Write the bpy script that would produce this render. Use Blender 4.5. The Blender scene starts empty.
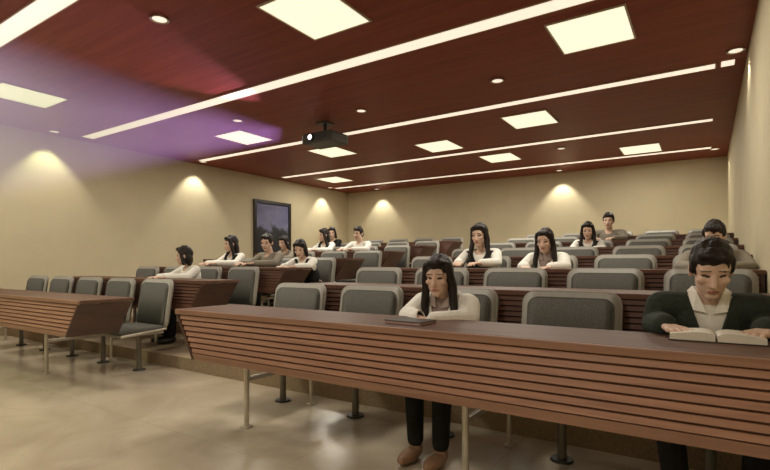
import bpy, bmesh, math, random
from mathutils import Vector, Matrix, noise
random.seed(7)
S = bpy.context.scene
COL = S.collection
PI = math.pi
R = math.radians

# ------------------------------------------------------------------ materials
def new_mat(name):
    m = bpy.data.materials.new(name)
    m.use_nodes = True
    nt = m.node_tree
    return m, nt, nt.nodes['Principled BSDF']

def plain(name, col, rough=.5, metal=0., spec=.5, var=.12, scale=30., bump=0., coat=0.):
    m, nt, b = new_mat(name)
    tc = nt.nodes.new('ShaderNodeTexCoord')
    n = nt.nodes.new('ShaderNodeTexNoise'); n.inputs['Scale'].default_value = scale
    n.inputs['Detail'].default_value = 4
    nt.links.new(tc.outputs['Object'], n.inputs['Vector'])
    r = nt.nodes.new('ShaderNodeValToRGB')
    r.color_ramp.elements[0].position = .3; r.color_ramp.elements[1].position = .7
    r.color_ramp.elements[0].color = [c*(1-var) for c in col]+[1]
    r.color_ramp.elements[1].color = [min(1, c*(1+var)) for c in col]+[1]
    nt.links.new(n.outputs['Fac'], r.inputs['Fac'])
    nt.links.new(r.outputs['Color'], b.inputs['Base Color'])
    b.inputs['Roughness'].default_value = rough
    b.inputs['Metallic'].default_value = metal
    b.inputs['Specular IOR Level'].default_value = spec
    b.inputs['Coat Weight'].default_value = coat
    if bump:
        bn = nt.nodes.new('ShaderNodeBump'); bn.inputs['Strength'].default_value = bump
        bn.inputs['Distance'].default_value = .01
        nt.links.new(n.outputs['Fac'], bn.inputs['Height'])
        nt.links.new(bn.outputs['Normal'], b.inputs['Normal'])
    return m

def wood(name, c1, c2, rough=.4, sx=1.2, sy=14., sz=14., spec=.5):
    m, nt, b = new_mat(name)
    tc = nt.nodes.new('ShaderNodeTexCoord')
    mp = nt.nodes.new('ShaderNodeMapping'); mp.inputs['Scale'].default_value = (sx, sy, sz)
    nt.links.new(tc.outputs['Object'], mp.inputs['Vector'])
    n = nt.nodes.new('ShaderNodeTexNoise'); n.inputs['Scale'].default_value = 2.2
    n.inputs['Detail'].default_value = 6; n.inputs['Distortion'].default_value = .6
    nt.links.new(mp.outputs['Vector'], n.inputs['Vector'])
    r = nt.nodes.new('ShaderNodeValToRGB')
    r.color_ramp.elements[0].position = .32; r.color_ramp.elements[1].position = .68
    r.color_ramp.elements[0].color = list(c1)+[1]; r.color_ramp.elements[1].color = list(c2)+[1]
    nt.links.new(n.outputs['Fac'], r.inputs['Fac'])
    nt.links.new(r.outputs['Color'], b.inputs['Base Color'])
    b.inputs['Roughness'].default_value = rough
    b.inputs['Specular IOR Level'].default_value = spec
    return m

def emit(name, col, strength):
    m, nt, b = new_mat(name)
    b.inputs['Base Color'].default_value = (.8, .78, .7, 1)
    b.inputs['Emission Color'].default_value = list(col)+[1]
    b.inputs['Emission Strength'].default_value = strength
    return m

def floor_mat():
    m, nt, b = new_mat('polished_beige_stone')
    tc = nt.nodes.new('ShaderNodeTexCoord')
    n = nt.nodes.new('ShaderNodeTexNoise'); n.inputs['Scale'].default_value = 1.6
    n.inputs['Detail'].default_value = 8; n.inputs['Distortion'].default_value = 1.2
    nt.links.new(tc.outputs['Object'], n.inputs['Vector'])
    r = nt.nodes.new('ShaderNodeValToRGB')
    e = r.color_ramp.elements
    e[0].position = .3; e[0].color = (.44, .365, .265, 1)
    e[1].position = .72; e[1].color = (.60, .51, .39, 1)
    nt.links.new(n.outputs['Fac'], r.inputs['Fac'])
    br = nt.nodes.new('ShaderNodeTexBrick')
    br.offset = 0; br.inputs['Scale'].default_value = 1.0
    br.inputs['Brick Width'].default_value = .9; br.inputs['Row Height'].default_value = .9
    br.inputs['Mortar Size'].default_value = .003
    br.inputs['Color1'].default_value = (1, 1, 1, 1); br.inputs['Color2'].default_value = (.94, .94, .94, 1)
    br.inputs['Mortar'].default_value = (.82, .8, .78, 1)
    nt.links.new(tc.outputs['Object'], br.inputs['Vector'])
    mx = nt.nodes.new('ShaderNodeMix'); mx.data_type = 'RGBA'; mx.blend_type = 'MULTIPLY'
    mx.inputs[0].default_value = 1
    nt.links.new(r.outputs['Color'], mx.inputs[6]); nt.links.new(br.outputs['Color'], mx.inputs[7])
    nt.links.new(mx.outputs[2], b.inputs['Base Color'])
    b.inputs['Roughness'].default_value = .22
    b.inputs['Specular IOR Level'].default_value = .45
    return m

M = {}
M['wall'] = plain('cream_wall_paint', (.60, .53, .36), .7, var=.03, scale=3, spec=.2)
M['ceiling'] = wood('mahogany_ceiling_veneer', (.19, .038, .020), (.275, .060, .031), .5, .5, 8, 8, spec=.3)
M['floor'] = floor_mat()
M['tier'] = plain('brown_carpet', (.33, .25, .17), .9, var=.2, scale=80, spec=.1)
M['desk'] = wood('brown_desk_veneer', (.10, .05, .032), (.15, .078, .05), .5, 1, 16, 16, spec=.25)
M['band'] = wood('edge_band_veneer', (.26, .14, .09), (.34, .19, .125), .45, 1, 16, 16, spec=.3)
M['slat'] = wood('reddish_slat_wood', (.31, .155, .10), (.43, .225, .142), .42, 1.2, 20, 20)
M['rear'] = wood('dark_brown_shaded_slat_wood', (.11, .05, .034), (.16, .075, .05), .5, 1.2, 20, 20, spec=.3)  # dark wood; the shade between close rows is put into its colour too
M['reargap'] = wood('near_black_shaded_groove', (.05, .024, .017), (.07, .03, .02), .6)  # groove tone darkened along with the shaded rear-row slats
M['gap'] = wood('dark_slat_groove', (.12, .055, .036), (.16, .075, .05), .6)
M['endw'] = wood('dark_red_end_wood', (.055, .026, .02), (.085, .038, .027), .4, 8, 2, 8)
M['steel'] = plain('satin_steel', (.62, .58, .50), .35, .7, var=.05)
M['legmetal'] = plain('dull_grey_leg_metal', (.20, .18, .15), .45, .5, var=.05)
M['shell'] = plain('pale_grey_plastic', (.30, .28, .24), .5, var=.05)
M['cushion'] = plain('dark_grey_upholstery', (.115, .112, .10), .85, var=.2, scale=120, spec=.2, bump=.2)
M['dark_metal'] = plain('dark_metal', (.05, .05, .05), .4, .4)
M['skin'] = plain('skin', (.72, .50, .38), .55, var=.06, scale=20, spec=.3)
M['eye'] = plain('dark_eye', (.03, .02, .016), .3)
M['lip'] = plain('lips', (.42, .17, .13), .45)
M['hair'] = plain('black_brown_hair', (.018, .012, .009), .5, var=.4, scale=60, spec=.35, bump=.5)
M['jacket'] = plain('dark_green_grey_wool', (.034, .042, .032), .85, var=.2, scale=90, spec=.2)
M['black'] = plain('black_cloth', (.016, .016, .016), .8, var=.2, scale=70, spec=.2)
M['white'] = plain('white_cotton', (.88, .86, .79), .8, var=.05, scale=40, spec=.2)
M['greyshirt'] = plain('grey_cotton', (.27, .24, .19), .8, var=.08, scale=40, spec=.2)
M['mauve'] = plain('dusky_mauve_cotton', (.42, .33, .30), .8, var=.06, scale=40, spec=.2)
M['shoe'] = plain('black_leather', (.02, .018, .016), .35)
M['brownshoe'] = plain('brown_leather', (.30, .17, .10), .45)
M['paper'] = plain('book_paper', (.78, .73, .62), .8, var=.04)
M['cover'] = plain('book_cover', (.05, .04, .035), .5)
M['pink'] = plain('dull_pink_cover', (.45, .30, .27), .6)
M['frame'] = plain('black_picture_frame', (.018, .014, .012), .4)
M['panel'] = emit('lit_panel_diffuser', (1., .93, .68), .95)
M['strip'] = emit('lit_strip_diffuser', (1., .86, .68), .9)
M['lampface'] = emit('lit_downlight_lens', (1., .86, .70), .9)
M['trimw'] = plain('cream_fixture_trim', (.5, .42, .32), .5)
M['projbody'] = plain('grey_green_projector_plastic', (.07, .075, .062), .5)
M['lens'] = emit('glowing_projector_lens', (.9, .88, 1.), 2.5)
M['skirting'] = plain('skirting_paint', (.30, .24, .15), .6, var=.04)

def picture_mat():
    m, nt, b = new_mat('landscape_painting')
    tc = nt.nodes.new('ShaderNodeTexCoord')
    sp = nt.nodes.new('ShaderNodeSeparateXYZ')
    nt.links.new(tc.outputs['Object'], sp.inputs[0])
    n = nt.nodes.new('ShaderNodeTexNoise'); n.inputs['Scale'].default_value = 3.5
    n.inputs['Detail'].default_value = 5
    nt.links.new(tc.outputs['Object'], n.inputs['Vector'])
    a = nt.nodes.new('ShaderNodeMath'); a.operation = 'MULTIPLY_ADD'
    nt.links.new(n.outputs['Fac'], a.inputs[0]); a.inputs[1].default_value = .9
    nt.links.new(sp.outputs['Z'], a.inputs[2])
    r = nt.nodes.new('ShaderNodeValToRGB')
    e = r.color_ramp.elements
    e[0].position = .25; e[0].color = (.02, .022, .03, 1)
    e[1].position = .95; e[1].color = (.12, .12, .24, 1)
    x = e.new(.45); x.color = (.035, .04, .045, 1)
    x = e.new(.58); x.color = (.20, .20, .33, 1)
    nt.links.new(a.outputs[0], r.inputs['Fac'])
    nt.links.new(r.outputs['Color'], b.inputs['Base Color'])
    b.inputs['Roughness'].default_value = .5
    return m
M['picture'] = picture_mat()

# ------------------------------------------------------------------ helpers
def link_bm(name, bm, mats, parent=None, smooth=False):
    me = bpy.data.meshes.new(name)
    bm.normal_update()
    bm.to_mesh(me); bm.free()
    for m in (mats if isinstance(mats, (list, tuple)) else [mats]):
        me.materials.append(m)
    if smooth:
        for p in me.polygons: p.use_smooth = True
    o = bpy.data.objects.new(name, me); COL.objects.link(o)
    if parent: o.parent = parent
    return o

def empty(name, loc=(0, 0, 0), parent=None):
    o = bpy.data.objects.new(name, None); COL.objects.link(o)
    o.location = loc; o.empty_display_size = .1
    if parent: o.parent = parent
    return o

def tag(o, label, cat, group=None):
    o['label'] = label; o['category'] = cat
    if group: o['group'] = group
    return o

def box(bm, x0, x1, y0, y1, z0, z1, bev=0., mi=0):
    g = bmesh.ops.create_cube(bm, size=1)
    vs = g['verts']
    for v in vs:
        v.co = Vector(((x0+x1)/2+v.co.x*(x1-x0), (y0+y1)/2+v.co.y*(y1-y0), (z0+z1)/2+v.co.z*(z1-z0)))
    fs = set(f for v in vs for f in v.link_faces)
    for f in fs: f.material_index = mi
    if bev:
        es = list(set(e for v in vs for e in v.link_edges))
        r = bmesh.ops.bevel(bm, geom=es, offset=bev, segments=2, affect='EDGES', profile=.5)
        for f in r['faces']: f.material_index = mi

def prism(bm, pts, axis, a, b, mi=0):
    """extrude polygon pts (2D) along axis between a and b"""
    def mk(p, t):
        return {'x': Vector((t, p[0], p[1])), 'y': Vector((p[0], t, p[1])), 'z': Vector((p[0], p[1], t))}[axis]
    v0 = [bm.verts.new(mk(p, a)) for p in pts]; v1 = [bm.verts.new(mk(p, b)) for p in pts]
    n = len(pts)
    fs = [bm.faces.new(v0), bm.faces.new(v1[::-1])]
    for i in range(n):
        fs.append(bm.faces.new((v0[i], v1[i], v1[(i+1) % n], v0[(i+1) % n])))
    for f in fs: f.material_index = mi
    bmesh.ops.recalc_face_normals(bm, faces=fs)
    return fs

def tube(bm, p, q, r, r2=None, seg=12, mi=0):
    p, q = Vector(p), Vector(q); d = q-p
    mat = Matrix.Translation((p+q)/2) @ d.to_track_quat('Z', 'Y').to_matrix().to_4x4()
    g = bmesh.ops.create_cone(bm, cap_ends=True, segments=seg, radius1=r, radius2=r if r2 is None else r2, depth=d.length, matrix=mat)
    for v in g['verts']:
        for f in v.link_faces: f.material_index = mi

def rrect(x0, x1, z0, z1, r, n=6):
    pts = []
    for cx, cz, a0 in ((x1-r, z1-r, 0), (x0+r, z1-r, 90), (x0+r, z0+r, 180), (x1-r, z0+r, 270)):
        for i in range(n+1):
            a = R(a0+90*i/n); pts.append((cx+r*math.cos(a), cz+r*math.sin(a)))
    return pts

def structure(o):
    o['kind'] = 'structure'; return o

# ------------------------------------------------------------------ room
XL, XR, YF, YB, H = -8.46, .335, -3.6, 11.0, 3.03
P, RISE, NROW = 1.1, .12, 7
def shell(name, x0, x1, y0, y1, z0, z1, m):
    bm = bmesh.new(); box(bm, x0, x1, y0, y1, z0, z1)
    return structure(link_bm(name, bm, m))
shell('floor', XL-.1, XR+.1, YF-.1, YB+.1, -.1, 0, M['floor'])
shell('wall_left', XL-.1, XL, YF-.1, YB+.1, 0, H, M['wall'])
shell('wall_right', XR, XR+.1, YF-.1, YB+.1, 0, H, M['wall'])
shell('wall_back', XL, XR, YB, YB+.1, 0, H, M['wall'])
shell('wall_front', XL, XR, YF-.1, YF, 0, H, M['wall'])
def tier_y(k): return 2.895+P*(k-1)
# the stepped seating platform, one solid with six steps
bm = bmesh.new()
pts = [(tier_y(1), .0005)]
for k in range(1, NROW):
    pts.append((tier_y(k), RISE*k))
    pts.append((tier_y(k+1) if k < NROW-1 else YB, RISE*k))
pts.append((YB, .0005))
prism(bm, pts, 'x', XL, XR)
structure(link_bm('floor_tier', bm, M['tier']))
# ceiling with shallow board joints
bm = bmesh.new()
box(bm, XL-.1, XR+.1, YF-.1, YB+.1, H, H+.1)
structure(link_bm('ceiling', bm, M['ceiling']))
for nm, b in (('baseboard_left', (XL, XL+.015, YF, tier_y(1), 0, .1)), ('baseboard_right', (XR-.015, XR, YF, tier_y(1), 0, .1))):
    bm = bmesh.new(); box(bm, *b, bev=.004); structure(link_bm(nm, bm, M['skirting']))

# ------------------------------------------------------------------ desks
ROWW = ['front', 'second', 'third', 'fourth', 'fifth', 'sixth', 'back']
A = 1.825
def make_desk(x0, x1, legs, in0, in1, y0, z0, label, group, rear=False):
    """hull-ended desk; x0..x1 top extents, in0/in1 slant of each end"""
    t = empty('long_desk', ((x0+x1)/2, y0, z0))
    tag(t, label, 'desk', group)
    cx = (x0+x1)/2; a, b = x0-cx, x1-cx
    D = .435
    bm = bmesh.new(); box(bm, a-.005, b+.005, .010, D, .722, .75, .005)
    link_bm('tabletop', bm, M['desk'], t)
    bm = bmesh.new(); box(bm, a-.005, b+.005, -.006, .0098, .7185, .75, .004)
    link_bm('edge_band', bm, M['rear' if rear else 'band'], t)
    # slatted front panel: slats with a sloped face over a dark backing, one solid lip below
    zt, zb, zl = .718, .49, .453
    def xe(z):
        f = (zt-z)/(zt-zl); return a+in0*f+.0225, b-in1*f-.0225
    bm = bmesh.new()
    def slab(za, zb_, ya, yb_, mi, proud=0):
        (l0, r0), (l1, r1) = xe(za), xe(zb_)
        vs = [bm.verts.new(c) for c in ((l0, ya, za), (r0, ya, za), (r1, ya-proud, zb_), (l1, ya-proud, zb_),
                                        (l0, yb_, za), (r0, yb_, za), (r1, yb_, zb_), (l1, yb_, zb_))]
        fs = [bm.faces.new([vs[i] for i in q]) for q in ((0, 3, 2, 1), (4, 5, 6, 7), (0, 1, 5, 4), (3, 7, 6, 2), (0, 4, 7, 3), (1, 2, 6, 5))]
        for f in fs: f.material_index = mi
        bmesh.ops.recalc_face_normals(bm, faces=fs)
    slab(zt, zb, .016, .03, 1)
    ns = 7; hh = (zt-zb)/ns
    for i in range(ns):
        za = zt-hh*i
        slab(za-.005, za-hh+.005, .008, .017, 0, .006)
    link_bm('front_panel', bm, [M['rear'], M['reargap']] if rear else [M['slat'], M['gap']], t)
    bm = bmesh.new(); (l0, r0), (l1, r1) = xe(zb), xe(zl)
    prism(bm, [(l0, zb), (r0, zb), (r1, zl), (l1, zl)], 'y', 0., .04)
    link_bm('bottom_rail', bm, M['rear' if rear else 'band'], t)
    for sgn, e in ((0, a), (1, b)):
        bm = bmesh.new(); l, rr = xe(zl); l -= .0225; rr += .0225; w = .022
        if sgn == 0: q = [(a, zt), (a+w, zt), (l+w, zl), (l, zl)]
        else: q = [(b-w, zt), (b, zt), (rr, zl), (rr-w, zl)]
        prism(bm, q, 'y', -.002, D-.02)
        link_bm('end_panel', bm, M['endw'], t)
    for lx in legs:
        x = lx-cx
        fr = empty('leg_frame', (x, 0, 0), t)
        bm = bmesh.new(); tube(bm, (0, .27, 0.006), (0, .27, .722), .017); box(bm, -.03, .03, .24, .30, 0, .008, .002)
        box(bm, -.03, .03, .05, .40, .714, .722)
        link_bm('front_leg', bm, M['steel'], fr)
        bm = bmesh.new(); tube(bm, (0, .87, .006), (0, .87, .31), .013); box(bm, -.025, .025, .845, .895, 0, .008, .002)
        link_bm('rear_leg', bm, M['steel'], fr)
        bm = bmesh.new(); box(bm, -.013, .013, .27, 1.0, .288, .318, .004)
        link_bm('crossbar', bm, M['steel'], fr)
    return t

RX0, RX1, LX1 = -2.755, .325, -3.99
for k in range(NROW):
    y, z = A+P*k, RISE*k
    lab = ('long slatted wooden desk nearest the camera with an open book at its right end' if k == 0 else
           'long slatted wooden desk of the %s row in the right-hand block' % ROWW[k])
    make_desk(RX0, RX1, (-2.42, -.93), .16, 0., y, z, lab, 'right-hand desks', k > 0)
    lab = ('slatted wooden desk at far left of the front row beside the open floor' if k == 0 else
           'long slatted wooden desk of the %s row in the left-hand block' % ROWW[k])
    x0 = -8.2 if k == 0 else -6.98
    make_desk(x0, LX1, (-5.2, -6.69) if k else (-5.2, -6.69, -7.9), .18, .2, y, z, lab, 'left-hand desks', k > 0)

# ------------------------------------------------------------------ chairs
def make_chair():
    t = empty('padded_chair')
    W = .265
    tilt = R(9)
    def lean(bm):
        for v in bm.verts:
            x, y, z = v.co
            y += -.35*(x*x)               # slight wrap
            zz = z-.40
            v.co = Vector((x, y+zz*math.sin(tilt), .40+zz*math.cos(tilt)))
    def plate(x0, x1, z0, z1, r, ya, yb, bev):
        bm = bmesh.new()
        pts = rrect(x0, x1, z0, z1, r, 8)
        # grid-filled by strips so that it can bend
        fs = prism(bm, pts, 'y', ya, yb)
        es = [e for e in bm.edges if len(e.link_faces) == 2 and abs(e.calc_face_angle(0)) > 1.2]
        bmesh.ops.bevel(bm, geom=es, offset=bev, segments=3, affect='EDGES')
        for xx in (-.18, -.09, 0, .09, .18):
            bmesh.ops.bisect_plane(bm, geom=bm.verts[:]+bm.edges[:]+bm.faces[:], plane_co=(xx, 0, 0), plane_no=(1, 0, 0))
        lean(bm); return bm
    link_bm('back_shell', plate(-W, W, .40, .885, .075, .155, .195, .012), M['shell'], t, True)
    link_bm('back_cushion', plate(-W+.036, W-.036, .43, .850, .055, .128, .157, .012), M['cushion'], t, True)
    bm = bmesh.new(); box(bm, -.235, .235, -.29, .15, .385, .44, .02); link_bm('seat', bm, M['cushion'], t, True)
    bm = bmesh.new(); box(bm, -.225, .225, -.275, .15, .362, .386, .006); link_bm('seat_pan', bm, M['shell'], t)
    bm = bmesh.new(); tube(bm, (0, .03, .012), (0, .03, .364), .024, .020, 20); box(bm, -.15, .15, -.10, .14, .350, .3625, .003)
    link_bm('pedestal', bm, M['legmetal'], t)
    bm = bmesh.new(); tube(bm, (0, .03, 0), (0, .03, .0125), .06, .055, 28)
    link_bm('base_plate', bm, M['dark_metal'], t)
    for sx in (-1, 1):
        bm = bmesh.new(); tube(bm, (sx*.225, -.27, .372), (sx*.225, .17, .405), .014); link_bm('side_rail', bm, M['steel'], t)
    return t

def dup(root, loc):
    r = root.copy(); COL.objects.link(r); r.location = loc
    for ch in list(root.children):
        c = ch.copy(); COL.objects.link(c); c.parent = r
        for g in list(ch.children):
            d = g.copy(); COL.objects.link(d); d.parent = c
    return r

HIPY = 2.62
RCOL = [-2.66, -1.98, -1.31, -.63, .02]
LCOL = [-4.60, -5.27, -5.94, -6.61, -7.28]
LOFF = [0, 0, .25, .25, .10, .10, .10]
POS = ['at the aisle end', 'second from the aisle', 'third from the aisle', 'fourth from the aisle', 'fifth from the aisle']
chair0 = None
def place_chair(x, k, side, i):
    global chair0
    loc = (x, HIPY+P*k, RISE*k)
    if chair0 is None:
        chair0 = make_chair(); c = chair0; c.location = loc
    else:
        c = dup(chair0, loc)
    c['label'] = 'grey padded chair %s in the %s row of the %s block' % (POS[i], ROWW[k], side)
    c['category'] = 'chair'
    c['group'] = 'grey chairs in the %s row of the %s block' % (ROWW[k], side)
for k in range(NROW):
    for i, x in enumerate(RCOL): place_chair(x, k, 'right-hand', i)
    for i, x in enumerate(LCOL if k == 0 else LCOL[:4]): place_chair(x+LOFF[k], k, 'left-hand', i)

# ------------------------------------------------------------------ people
def ell(c, r, M4=None, seg=20):
    return ('e', Vector(c), Vector(r), M4, seg)
def cap(p, q, r0, r1=None, M4=None):
    return ('c', Vector(p), Vector(q), r0, r0 if r1 is None else r1, M4)

def blob(name, prims, voxel, smooth=4, disp=0.):
    bm = bmesh.new()
    for pr in prims:
        b2 = bmesh.new()
        if pr[0] == 'e':
            bmesh.ops.create_uvsphere(b2, u_segments=pr[4], v_segments=pr[4]//2+2, radius=1)
            for v in b2.verts:
                v.co = Vector((v.co.x*pr[2].x, v.co.y*pr[2].y, v.co.z*pr[2].z))+pr[1]
            mm = pr[3]
        else:
            p, q, r0, r1, mm = pr[1:]
            ico = bmesh.ops.create_icosphere(b2, subdivisions=2, radius=1)['verts']
            for v in ico: v.co = v.co*r0+p
            ic2 = bmesh.ops.create_icosphere(b2, subdivisions=2, radius=1)['verts']
            for v in ic2: v.co = v.co*r1+q
            res = bmesh.ops.convex_hull(b2, input=b2.verts[:])
            dead = [e for e in res['geom_interior'] if isinstance(e, bmesh.types.BMVert)]
            bmesh.ops.delete(b2, geom=dead, context='VERTS')
        if mm is not None:
            for v in b2.verts: v.co = mm @ v.co
        tmp = bpy.data.meshes.new('t'); b2.to_mesh(tmp); b2.free()
        bm.from_mesh(tmp); bpy.data.meshes.remove(tmp)
    bmesh.ops.recalc_face_normals(bm, faces=bm.faces[:])
    me = bpy.data.meshes.new(name); bm.to_mesh(me); bm.free()
    o = bpy.data.objects.new(name, me); COL.objects.link(o)
    rm = o.modifiers.new('r', 'REMESH'); rm.mode = 'VOXEL'; rm.voxel_size = voxel
    if smooth:
        sm = o.modifiers.new('s', 'SMOOTH'); sm.iterations = smooth; sm.factor = .5
    dg = bpy.context.evaluated_depsgraph_get()
    new = bpy.data.meshes.new_from_object(o.evaluated_get(dg))
    o.modifiers.clear(); o.data = new; new.name = name
    bpy.data.meshes.remove(me)
    if disp:
        for v in new.vertices:
            n = noise.noise(Vector((v.co.x*45, v.co.y*45, v.co.z*16)))
            v.co += v.normal*n*disp
    for p in new.polygons: p.use_smooth = True
    return o

def cut_faces(o, test, thick=.005):
    """open a garment (neckline, hems) by removing the faces where test() is true, then give the cloth its thickness"""
    bm = bmesh.new(); bm.from_mesh(o.data)
    dead = [f for f in bm.faces if test(f.calc_center_median())]
    bmesh.ops.delete(bm, geom=dead, context='FACES')
    for it in range(6):
        mv = {}
        for v in bm.verts:
            if v.is_boundary:
                nb2 = [e.other_vert(v) for e in v.link_edges if e.is_boundary]
                if len(nb2) == 2: mv[v] = v.co*.4+(nb2[0].co+nb2[1].co)*.3
        for v, c in mv.items(): v.co = c
    bm.to_mesh(o.data); bm.free()
    if thick:
        s = o.modifiers.new('thickness', 'SOLIDIFY'); s.thickness = thick; s.offset = 0

def hand_prims(w, d, palm_down, side):
    """w wrist, d unit direction of the fingers, palm faces -palm_down; thumb on the inner side"""
    d = Vector(d).normalized(); up = Vector(palm_down).normalized()
    s = d.cross(up).normalized()          # across the palm
    if s.x*side > 0: s = -s               # towards the body centre = thumb side
    w = Vector(w); out = []
    pr = []
    base = w+d*.085
    for j in range(5):
        pr.append(cap(w+d*.012+s*(.012*(j-2)/2), base+s*(.034*(j-2)/2), .014, .0125))
    lens = [.070, .078, .072, .058]
    for j in range(4):
        off = .030-.020*j
        a = base+s*off
        l = lens[j]
        b = a+d*l*.5+s*off*.15+up*.004
        c = b+d*l*.32-up*.012
        e = c+d*l*.2-up*.012
        pr += [cap(a, b, .0095, .0088), cap(b, c, .0088, .0082), cap(c, e, .0082, .0072)]
    t0 = w+d*.025+s*.020
    t1 = t0+s*.026+d*.028-up*.004
    t2 = t1+d*.032+s*.006-up*.006
    pr += [cap(t0, t1, .0125, .0105), cap(t1, t2, .0105, .008)]
    return pr

def make_person(loc, label, sex='f', scale=1., lean=0., yaw=0., pitch=20., hyaw=0., hair='long', top='white',
                vest=None, open_jacket=False, inner='white', legs='black', shoe='shoe', voxel=.0075, bulk=1.,
                arms='desk', knee=.09, ankle=.08, group=None, hat=None, cuff=True):
    f = sex == 'f'
    sw = (.150 if f else .178)*bulk
    L = lean
    hip = Vector((0, 0, .535)); waist = Vector((0, -.035-L*.35, .67)); chest = Vector((0, -.075-L*.75, .815-L*.12))
    nb = Vector((0, -.085-L, .93-L*.25)); hc = Vector((0, -.135-L*1.25, 1.08-L*.45))
    nk = nb.lerp(hc, .55)
    HM = Matrix.Translation(hc-Vector((0, 0, .03))) @ Matrix.Rotation(R(hyaw), 4, 'Z') @ Matrix.Rotation(R(pitch), 4, 'X') @ Matrix.Translation((0, 0, .03))
    kn = [Vector((s*knee, -.40, .475)) for s in (-1, 1)]
    an = [Vector((s*ankle, -.40, .085)) for s in (-1, 1)]
    sh = [Vector((s*sw, nb.y+.005, nb.z-.035)) for s in (-1, 1)]
    if arms == 'desk':
        el = [Vector((s*(sw+.05), nb.y-.13, .80)) for s in (-1, 1)]
        wr = [Vector((s*.115, -.47, .800)) for s in (-1, 1)]
        hd = [Vector((-s*.35, -1, -.06)) for s in (-1, 1)]
    elif arms == 'book':
        el = [Vector((s*(sw+.022), nb.y-.0, .795)) for s in (-1, 1)]
        wr = [Vector((s*.165, -.385, .81)) for s in (-1, 1)]
        hd = [Vector((-s*.55, -1, -.10)) for s in (-1, 1)]
    elif arms == 'fold':
        el = [Vector((s*(sw+.045), nb.y-.10, .795)) for s in (-1, 1)]
        wr = [Vector((s*.05, -.44-.03*s, .800)) for s in (-1, 1)]
        hd = [Vector((-s*1, -.25, -.02)) for s in (-1, 1)]
    # ---- one continuous body
    pr = [ell(hip, (.165, .118, .10)), ell(waist, (.125*bulk, .092, .13)), ell(chest, (.145*bulk, .098, .135)),
          cap(sh[0], sh[1], .045), cap(nb-Vector((0, -.01, .04)), nk, .052 if not f else .043, .047 if not f else .038),
          cap(nk, HM @ Vector((0, .02, -.06)), .046 if not f else .038)]
    for i in range(2):
        pr += [cap(sh[i], el[i], .046 if not f else .039, .036 if not f else .031), cap(el[i], wr[i], .036 if not f else .031, .024 if not f else .021)]
        pr += hand_prims(wr[i], hd[i], (0, 0, 1), (-1, 1)[i])
        h0 = Vector(((-1, 1)[i]*.085, -.01, .525))
        pr += [cap(h0, kn[i], .082, .055), cap(kn[i], an[i], .052, .033), ell(an[i]+Vector((0, -.06, -.045)), (.038, .105, .034))]
    # head
    pr += [ell((0, .008, .025), (.072, .088, .090), HM), ell((0, -.022, -.035), (.058, .064, .078), HM), ell((0, -.062, -.088), (.026, .022, .020), HM),
           cap((0, -.078, .012), (0, -.098, -.028), .009, .0125, HM), ell((0, -.086, -.034), (.018, .012, .009), HM),
           ell((0, -.078, -.060), (.024, .012, .012), HM), cap((-.042, -.066, .026), (.042, -.066, .026), .012, None, HM),
           ell((-.038, -.060, -.018), (.022, .018, .018), HM), ell((.038, -.060, -.018), (.022, .018, .018), HM)]
    for s in (-1, 1):
        pr.append(ell((s*.072, .012, -.008), (.010, .022, .032), HM))
    body = blob('person', pr, voxel, 3)
    me = body.data
    for m in ('skin', 'eye', 'lip'): me.materials.append(M[m])
    inv = HM.inverted()
    for p in me.polygons:
        c = inv @ p.center
        if c.y < -.04 and abs(c.z) < .09:
            for s in (-1, 1):
                if ((c.x-s*.030)/.015)**2+((c.z-.006)/.0055)**2 < 1: p.material_index = 1
                if ((c.x-s*.031)/.021)**2+((c.z-.030)/.0032)**2 < 1: p.material_index = 1
            if (c.x/.021)**2+((c.z+.060)/.0075)**2 < 1: p.material_index = 2
    body.location = loc; body.rotation_euler = (0, 0, R(yaw)); body.scale = (scale,)*3
    tag(body, label, 'person', group)
    def dress(name, prims, m, vx=None, sm=3, disp=0.):
        o = blob(name, prims, vx or max(voxel, .006), sm, disp)
        o.data.materials.append(M[m]); o.parent = body
        return o
    # ---- hair
    hp = [ell((0, .020, .036), (.080, .094, .098), HM), ell((0, -.042, .092), (.058, .042, .026), HM)]
    if hair == 'long':
        hp += [ell((0, .060, -.06), (.080, .045, .15), HM)]
        for s in (-1, 1):
            hp += [cap((s*.062, -.02, .07), (s*.080, -.005, -.05), .026, .028, HM),
                   cap(HM @ Vector((s*.080, -.005, -.05)), Vector((s*.095, nb.y-.075, nb.z-.06)), .027, .024),
                   cap(Vector((s*.095, nb.y-.075, nb.z-.06)), Vector((s*.085, chest.y-.115, chest.z-.03)), .024, .011)]
    elif hair == 'bob':
        hp += [ell((0, .050, -.03), (.082, .050, .10), HM)]
        for s in (-1, 1):
            hp += [cap((s*.062, -.02, .07), (s*.082, .0, -.09), .024, .026, HM)]
    elif hair == 'bun':
        hp += [ell((0, .105, .06), (.04, .04, .045), HM)]
    else:
        hp += [ell((0, .070, -.02), (.066, .035, .05), HM), ell((.02, -.06, .085), (.045, .028, .022), HM)]
        for s in (-1, 1): hp += [ell((s*.070, -.005, .03), (.012, .03, .04), HM)]
    dress('hair', hp, 'hair', max(voxel*.8, .005), 2, .006 if hair != 'long' else .004)
    # ---- clothes
    def torso(g, arm=True, cuffback=.10, low=.54):
        q = [ell(waist, (.125*bulk+g, .092+g, .14)), ell(chest, (.145*bulk+g, .098+g, .138+g)), cap(sh[0], sh[1], .047+g),
             ell((0, -.005, low), (.155+g, .118+g, .08)), cap(nb-Vector((0, -.015, .04)), nb+Vector((0, -.0, .0)), .058+g*.5, .052+g*.5)]
        if arm:
            for i in range(2):
                wq = wr[i].lerp(el[i], cuffback)
                q += [cap(sh[i], el[i], .047+g, .040+g), cap(el[i], wq, .040+g, .029+g)]
        return q
    neckv = nb.z
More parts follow.
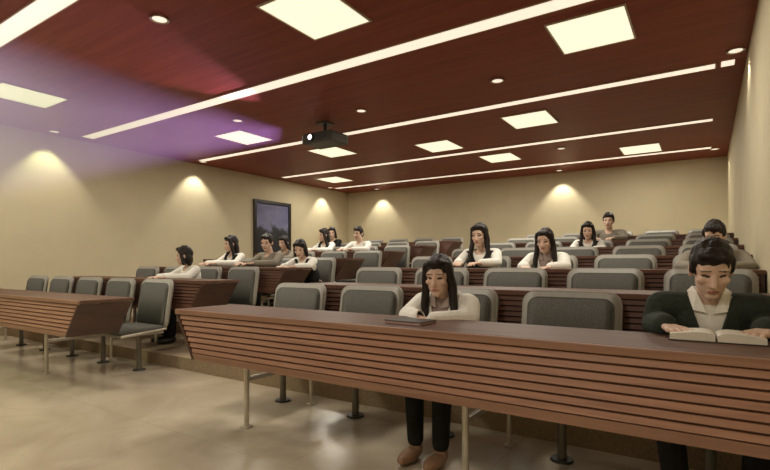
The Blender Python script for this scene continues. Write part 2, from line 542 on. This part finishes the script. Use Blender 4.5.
    if open_jacket:
        o = dress('shirt', torso(.004, False), inner)
        # pointed shirt collar: two solid flaps
        bmc = bmesh.new()
        for s in (-1, 1):
            pts = [Vector((s*.012, nb.y-.082, nb.z-.055)), Vector((s*.060, nb.y-.072, nb.z-.045)), Vector((s*.080, nb.y-.020, nb.z+.035)), Vector((s*.058, nb.y+.03, nb.z+.055)), Vector((s*.045, nb.y-.045, nb.z+.03))]
            vs = [bmc.verts.new(p) for p in pts]; fc = bmc.faces.new(vs)
        bk = [bmc.verts.new(v) for v in (Vector((-.058, nb.y+.03, nb.z+.055)), Vector((.058, nb.y+.03, nb.z+.055)), Vector((.07, nb.y+.05, nb.z+.0)), Vector((-.07, nb.y+.05, nb.z+.0)))]
        bmc.faces.new(bk)
        c = link_bm('collar', bmc, M[inner], o)
        so = c.modifiers.new('thickness', 'SOLIDIFY'); so.thickness = .006
        j = dress('jacket', torso(.017, True, .07), top)
        cut_faces(j, lambda c: (c.y < nb.y and abs(c.x) < .012+(c.z-.70)*.30) or (c.z > nb.z+.012 and abs(c.x) < .075), .007)
        # lapels
        bmc = bmesh.new()
    else:
        o = dress('shirt' if not vest else 'blouse', torso(.009, True, .06), top)
        cut_faces(o, lambda c: (c.y < nb.y and c.z > nb.z-.05 and abs(c.x) < .03+(c.z-(nb.z-.05))*.55) or (c.z > nb.z+.015 and abs(c.x) < .07), .004)
    if vest:
        o = dress('vest', torso(.016, False), vest)
        cut_faces(o, lambda c: (c.y < nb.y and abs(c.x) < .02+(c.z-(nb.z-.13))*.55 and c.z > nb.z-.13) or c.z > nb.z-.005 or abs(c.x) > sw-.005, .006)
    q = [ell(hip+Vector((0, 0, -.002)), (.172, .125, .095))]
    for i in range(2):
        h0 = Vector(((-1, 1)[i]*.085, -.01, .525))
        q += [cap(h0, kn[i], .090, .063), cap(kn[i], an[i]+Vector((0, 0, .03)), .060, .048)]
    dress('trousers', q, legs)
    for i in range(2):
        s = dress('shoe', [ell(an[i]+Vector((0, -.065, -.045)), (.045, .115, .038)), ell(an[i]+Vector((0, .005, -.03)), (.04, .045, .05))], shoe)
    # everything rests on the floor: soles just above z = 0
    return body

def seat(x, k, dy=0): return (x, HIPY+P*k+dy, RISE*k)
FINE = .0045
make_person(seat(.0, 0), 'short-haired person in dark jacket and open white collar reading at the nearest desk', 'm', .97, .085, 4, 27, 5, 'short',
            'jacket', None, True, 'white', 'black', 'shoe', FINE, 1.0, 'book', .16, .12)
make_person(seat(-1.21, 0), 'long-haired person in white jacket leaning on the nearest desk', 'f', .93, .10, 0, 12, 8, 'long',
            'white', None, True, 'mauve', 'black', 'brownshoe', FINE, 1.0, 'fold')
make_person(seat(-1.93, 2), 'long-haired person in black vest over white sleeves in the third row', 'f', 1.0, .0, 4, 10, -8, 'long', 'white', 'black')
make_person(seat(-1.25, 2), 'dark-haired person in white top right of the black-vested one, third row', 'f', .95, .05, 0, 14, -5, 'long', 'white', None, True, 'mauve')
make_person(seat(-1.31, 4), 'person in dark vest over pale sleeves in the fifth row, right-hand block', 'f', .93, .03, 4, 16, 0, 'long', 'white', 'black')
make_person(seat(-1.22, 5), 'person in grey shirt with the highest head, seated in the sixth row', 'm', 1.0, 0, 0, 10, 0, 'short', 'greyshirt')
make_person(seat(.06, 2), 'person in grey shirt seated behind the dark-jacketed reader', 'm', .96, .05, 0, 26, -10, 'short', 'greyshirt', bulk=1.02)
make_person(seat(-5.15, 1), 'dark-haired person in white top, leftmost of those seated', 'f', .95, .05, -6, 8, -40, 'bob', 'white')
make_person(seat(-5.74, 2), 'person in black vest and white sleeves left of the picture', 'f', 1.0, .0, 0, 10, -30, 'long', 'white', 'black')
make_person(seat(-5.0, 2), 'person in grey top seated in front of the dark picture', 'm', 1.0, .0, 0, 14, 20, 'short', 'greyshirt')
make_person(seat(-5.75, 3), 'dark-haired person in grey top at right edge of the picture', 'f', .95, .03, 0, 14, 0, 'bob', 'greyshirt')
make_person(seat(-4.28, 2), 'low-leaning person in black vest over white sleeves at the aisle end, right of the picture', 'f', .95, .10, 0, 25, 20, 'bob', 'white', 'black')
make_person(seat(-5.86, 4), 'person in black vest, left one of the close pair near the far corner', 'f', 1.0, .0, 0, 8, -35, 'long', 'white', 'black')
make_person(seat(-6.58, 5), 'dark-haired person, right one of the close pair near the far corner', 'f', 1.0, .0, 0, 10, 30, 'bob', 'black')
make_person(seat(-5.08, 4), 'dark-haired person in white top at the aisle side near the far corner', 'm', 1.0, .0, 0, 10, 0, 'short', 'white')

# ------------------------------------------------------------------ things on the front desk
bk = empty('open_book', (.03, 2.16, .7505)); bk.rotation_euler = (0, 0, R(2)); bk.scale = (.9, .9, .9)
tag(bk, 'open white book lying in front of the dark-jacketed reader', 'book')
bm = bmesh.new(); box(bm, -.165, .165, -.085, .085, 0, .004, .001); link_bm('cover', bm, M['cover'], bk)
for s in (-1, 1):
    bm = bmesh.new()
    n = 12; prof = []
    for i in range(n+1):
        t = i/n; prof.append((s*(.004+.155*t), .026+.012*math.sin(PI*t**.6)))
    pts = [(s*.004, .0042)]+prof+[(s*.159, .0042)]
    prism(bm, pts, 'y', -.080, .080)
    link_bm('page_block', bm, M['paper'], bk)
nb_ = empty('notebook', (-1.17, 2.0, .7505)); nb_.rotation_euler = (0, 0, R(-4))
tag(nb_, 'thin notebook with pink page edge under the hands of the white-jacketed person', 'notebook')
bm = bmesh.new(); box(bm, -.10, .10, -.07, .07, 0, .012, .002); link_bm('page_block', bm, M['pink'], nb_)
bm = bmesh.new(); box(bm, -.104, .104, -.073, .073, .0122, .016, .001); link_bm('cover', bm, M['cover'], nb_)

# ------------------------------------------------------------------ picture on the left wall
pc = empty('framed_picture', (XL+.001, 8.08, 1.83))
tag(pc, 'tall black-framed landscape picture on the left wall', 'picture')
W2, H2 = .58, .66
bm = bmesh.new()
box(bm, 0, .05, -W2, -W2+.075, -H2, H2, .008); box(bm, 0, .05, W2-.075, W2, -H2, H2, .008)
box(bm, 0, .05, -W2+.075, W2-.075, H2-.075, H2, .008); box(bm, 0, .05, -W2+.075, W2-.075, -H2, -H2+.075, .008)
link_bm('frame', bm, M['frame'], pc)
bm = bmesh.new(); box(bm, .005, .022, -W2+.07, W2-.07, -H2+.07, H2-.07); link_bm('painting', bm, M['picture'], pc)

# ------------------------------------------------------------------ ceiling lights
def panel(x, y, label, energy):
    t = empty('ceiling_panel_light', (x, y, H)); tag(t, label, 'ceiling light', 'square ceiling panel lights')
    w, d = .31, .34
    bm = bmesh.new()
    for b in ((-w, w, -d, -d+.015), (-w, w, d-.015, d), (-w, -w+.015, -d+.015, d-.015), (w-.015, w, -d+.015, d-.015)):
        box(bm, b[0], b[1], b[2], b[3], -.012, -.0005)
    link_bm('frame', bm, M['trimw'], t)
    bm = bmesh.new(); box(bm, -w+.016, w-.016, -d+.016, d-.016, -.009, -.0005); link_bm('diffuser', bm, M['panel'], t)
    L = bpy.data.lights.new('panel_lamp', 'AREA'); L.shape = 'RECTANGLE'; L.size = .56; L.size_y = .62
    L.energy = energy; L.color = (1., .93, .79)
    o = bpy.data.objects.new('panel_lamp', L); COL.objects.link(o); o.parent = t; o.location = (0, 0, -.012)
PE = 26
for x, y, l in ((-2.6, 2.95, 'large-looking square ceiling panel light nearest the camera at top centre'),
                (-.82, 4.48, 'square ceiling panel light at top right above the dark-jacketed reader'),
                (-6.75, 2.5, 'square ceiling panel light cut by the left edge in the violet beam'),
                (-6.1, 5.22, 'square ceiling panel light between the violet beam and the projector'),
                (-5.55, 6.75, 'square ceiling panel light just beyond the ceiling projector'),
                (-3.77, 7.42, 'square ceiling panel light between the second and third strips, centre'),
                (-2.03, 6.75, 'square ceiling panel light beyond the second strip, right of centre'),
                (-3.22, 8.85, 'square ceiling panel light between the two farthest strips, right of centre'),
                (-.94, 9.52, 'square ceiling panel light nearest the far right corner'),
                (-7.33, 9.0, 'square ceiling panel light nearest the far left corner'),
                (-4.6, .6, 'square ceiling panel light over the open floor at the front'),
                (-1.2, -1.2, 'square ceiling panel light over the front of the hall, right'),
                (-6.6, -1.4, 'square ceiling panel light over the front of the hall, left')):
    panel(x, y, l, PE*(2.0 if y < 1 else 1.))
ORD = ['nearest', 'second', 'third', 'fourth', 'farthest']
for i, yy in enumerate((1.72, 3.86, 5.93, 8.12, 10.05)):
    t = empty('ceiling_strip_light', (0, yy, H)); tag(t, '%s of the five long strip lights across the red ceiling' % ORD[i], 'ceiling light', 'long ceiling strip lights')
    x0, x1 = (-8.15, .08) if i else (-8.15, .10)
    hw = .085 if i < 2 else .07
    bm = bmesh.new()
    box(bm, x0-.01, x1+.01, -hw-.008, -hw, -.01, -.0005); box(bm, x0-.01, x1+.01, hw, hw+.008, -.01, -.0005)
    box(bm, x0-.01, x0, -hw, hw, -.01, -.0005); box(bm, x1, x1+.01, -hw, hw, -.01, -.0005)
    link_bm('frame', bm, M['trimw'], t)
    bm = bmesh.new(); box(bm, x0+.0005, x1-.0005, -hw+.0005, hw-.0005, -.007, -.0005)
    link_bm('diffuser', bm, M['strip'], t)
    if i == 2:
        bm = bmesh.new(); box(bm, .13, .24, -hw, hw, -.007, -.0005); link_bm('short_diffuser', bm, M['strip'], t)

def downlight(x, y, label, energy, aim=None, cone=80, blend=.6, lit=True):
    t = empty('ceiling_downlight', (x, y, H)); tag(t, label, 'downlight', 'round ceiling downlights')
    bm = bmesh.new()
    g = bmesh.ops.create_cone(bm, cap_ends=False, segments=28, radius1=.075, radius2=.058, depth=.014, matrix=Matrix.Translation((0, 0, -.0075)))
    bmesh.ops.create_cone(bm, cap_ends=False, segments=28, radius1=.058, radius2=.058, depth=.014, matrix=Matrix.Translation((0, 0, -.0075)))
    link_bm('trim_ring', bm, M['trimw'], t, True)
    bm = bmesh.new(); bmesh.ops.create_cone(bm, cap_ends=True, segments=28, radius1=.057, radius2=.057, depth=.008, matrix=Matrix.Translation((0, 0, -.005)))
    link_bm('lens', bm, M['lampface'], t)
    L = bpy.data.lights.new('lamp', 'SPOT'); L.energy = energy; L.color = (1., .93, .79)
    L.spot_size = R(cone); L.spot_blend = blend; L.shadow_soft_size = .03
    o = bpy.data.objects.new('lamp', L); COL.objects.link(o); o.parent = t; o.location = (0, 0, -.05)
    if aim: o.rotation_euler = Vector(aim).to_track_quat('-Z', 'Y').to_euler()
for x, y, l in ((-3.71, 2.31, 'round downlight at upper left between the two nearest strips'),
                (-1.89, 5.1, 'round downlight right of centre between second and third strips'),
                (-3.74, 5.13, 'round downlight just right of the ceiling projector'),
                (-2.08, 8.7, 'round downlight between the two farthest strips at right'),
                (-5.43, 4.54, 'round downlight left of the projector inside the violet beam')):
    downlight(x, y, l, 40)
for x, y, l, aim in ((XL+.28, 3.4, 'round wall-washing downlight above the left wall inside the violet beam', (-.22, 0, -1)),
                     (XL+.28, 6.0, 'round wall-washing downlight above the left wall, left of the picture', (-.22, 0, -1)),
                     (XL+.28, 9.85, 'round wall-washing downlight above the left wall, right of the picture', (-.22, 0, -1)),
                     (-7.3, YB-.28, 'round wall-washing downlight above the far wall near its left corner', (0, .22, -1)),
                     (-2.6, YB-.28, 'round wall-washing downlight above the far wall, right of centre', (0, .22, -1)),
                     (XR-.10, 5.6, 'round wall-washing downlight above the right wall, nearer one', (.2, 0, -1)),
                     (XR-.2, 10.2, 'round wall-washing downlight above the right wall at its far end', (.22, 0, -1))):
    downlight(x, y, l, 14 if x > 0 else 42, aim, 85, .55)

# ------------------------------------------------------------------ projector and its hazy beam
pj = empty('ceiling_projector', (-4.52, 5.33, H)); tag(pj, 'dark ceiling projector with a bright lens hung below the red ceiling', 'projector')
bm = bmesh.new(); tube(bm, (0, 0, -.001), (0, 0, -.16), .025); box(bm, -.09, .09, -.09, .09, -.012, -.0005, .003); link_bm('ceiling_mount', bm, M['dark_metal'], pj)
bm = bmesh.new(); box(bm, -.27, .27, -.20, .20, -.31, -.16, .03)
link_bm('housing', bm, M['projbody'], pj, False)
bm = bmesh.new(); tube(bm, (-.08, -.199, -.235), (-.08, -.235, -.235), .055, .05, 24); link_bm('lens_barrel', bm, M['dark_metal'], pj)
bm = bmesh.new(); tube(bm, (-.08, -.2352, -.235), (-.08, -.242, -.235), .036, .03, 24); link_bm('lens', bm, M['lens'], pj)
bm = bmesh.new()
for i in range(5): box(bm, .03, .2, -.203, -.1995, -.275+i*.02, -.265+i*.02)
link_bm('vent', bm, M['dark_metal'], pj)
apex = Vector((-4.60, 5.08, H-.235))
SCR = [(-7.2, YF+.02, 2.45), (-2.7, YF+.02, 2.45), (-2.7, YF+.02, -.45), (-7.6, YF+.02, -.45)]
bm = bmesh.new()
far = [bm.verts.new(c) for c in SCR]
near = [bm.verts.new(apex.lerp(Vector(c), .07)) for c in SCR]
bm.faces.new(far); bm.faces.new(near[::-1])
for i in range(4): bm.faces.new((near[i], near[(i+1) % 4], far[(i+1) % 4], far[i]))
bmesh.ops.recalc_face_normals(bm, faces=bm.faces[:])
g = bmesh.ops.bisect_plane(bm, geom=bm.verts[:]+bm.edges[:]+bm.faces[:], plane_co=(0, 0, .01), plane_no=(0, 0, -1), clear_outer=True)
bmesh.ops.holes_fill(bm, edges=[e for e in bm.edges if e.is_boundary])
bmesh.ops.recalc_face_normals(bm, faces=bm.faces[:])
hz = bpy.data.materials.new('violet_beam_haze'); hz.use_nodes = True
nt = hz.node_tree; nt.nodes.clear()
out = nt.nodes.new('ShaderNodeOutputMaterial'); vs = nt.nodes.new('ShaderNodeVolumeScatter')
vs.inputs['Color'].default_value = (.78, .60, 1., 1); vs.inputs['Density'].default_value = .27; vs.inputs['Anisotropy'].default_value = 0.
nt.links.new(vs.outputs[0], out.inputs['Volume'])
def mth(op, a, b):
    n = nt.nodes.new('ShaderNodeMath'); n.operation = op
    for i, q in enumerate((a, b)):
        if isinstance(q, (int, float)): n.inputs[i].default_value = q
        else: nt.links.new(q, n.inputs[i])
    return n.outputs[0]
def rng(v, a, b, c, d):
    n = nt.nodes.new('ShaderNodeMapRange'); n.interpolation_type = 'SMOOTHSTEP'
    nt.links.new(v, n.inputs[0])
    for i, q in enumerate((a, b, c, d)): n.inputs[i+1].default_value = q
    return n.outputs[0]
tc = nt.nodes.new('ShaderNodeTexCoord'); sp = nt.nodes.new('ShaderNodeSeparateXYZ')
nt.links.new(tc.outputs['Object'], sp.inputs[0])
dy = mth('SUBTRACT', apex.y, sp.outputs[1]); dz = mth('SUBTRACT', apex.z, sp.outputs[2]); dx = mth('SUBTRACT', sp.outputs[0], apex.x)
sl = mth('DIVIDE', dz, dy); sx = mth('DIVIDE', dx, dy)
den = mth('MULTIPLY', mth('MULTIPLY', rng(sl, .25, .372, 1, 0), rng(sl, .04, .075, 0, 1)), mth('MULTIPLY', rng(dy, .5, 3.2, .2, 1), rng(sx, .15, .217, 1, 0)))
nt.links.new(mth('MULTIPLY', den, .52), vs.inputs['Density'])
beam = link_bm('projector_beam_haze', bm, hz); beam['kind'] = 'stuff'
tag(beam, 'faint violet haze lit by the projector beam at upper left', 'haze')
L = bpy.data.lights.new('projector_lamp', 'SPOT'); L.energy = 520; L.color = (.90, .50, .95); L.spot_size = R(46); L.spot_blend = .4; L.shadow_soft_size = .02
o = bpy.data.objects.new('projector_lamp', L); COL.objects.link(o); o.parent = pj
o.location = (-.08, -.26, -.235)
o.rotation_euler = (Vector((-4.5, YF, 1.58))-apex).to_track_quat('-Z', 'Y').to_euler()

# ------------------------------------------------------------------ camera, world, view
cam = bpy.data.cameras.new('camera'); cam.sensor_fit = 'HORIZONTAL'; cam.sensor_width = 36
cam.lens = 488/770*36; cam.shift_y = 29/770; cam.clip_start = .02
co = bpy.data.objects.new('camera', cam); COL.objects.link(co)
co.location = (0, 0, 1.03); co.rotation_euler = (R(90), 0, R(33.3))
S.camera = co
w = bpy.data.worlds.new('world'); S.world = w; w.use_nodes = True
w.node_tree.nodes['Background'].inputs[0].default_value = (.02, .018, .015, 1)
S.view_settings.view_transform = 'Standard'; S.view_settings.look = 'None'
S.view_settings.gamma = 1; S.view_settings.exposure = 0; S.view_settings.use_curve_mapping = False
S.cycles.use_denoising = True
S.cycles.max_bounces = 8
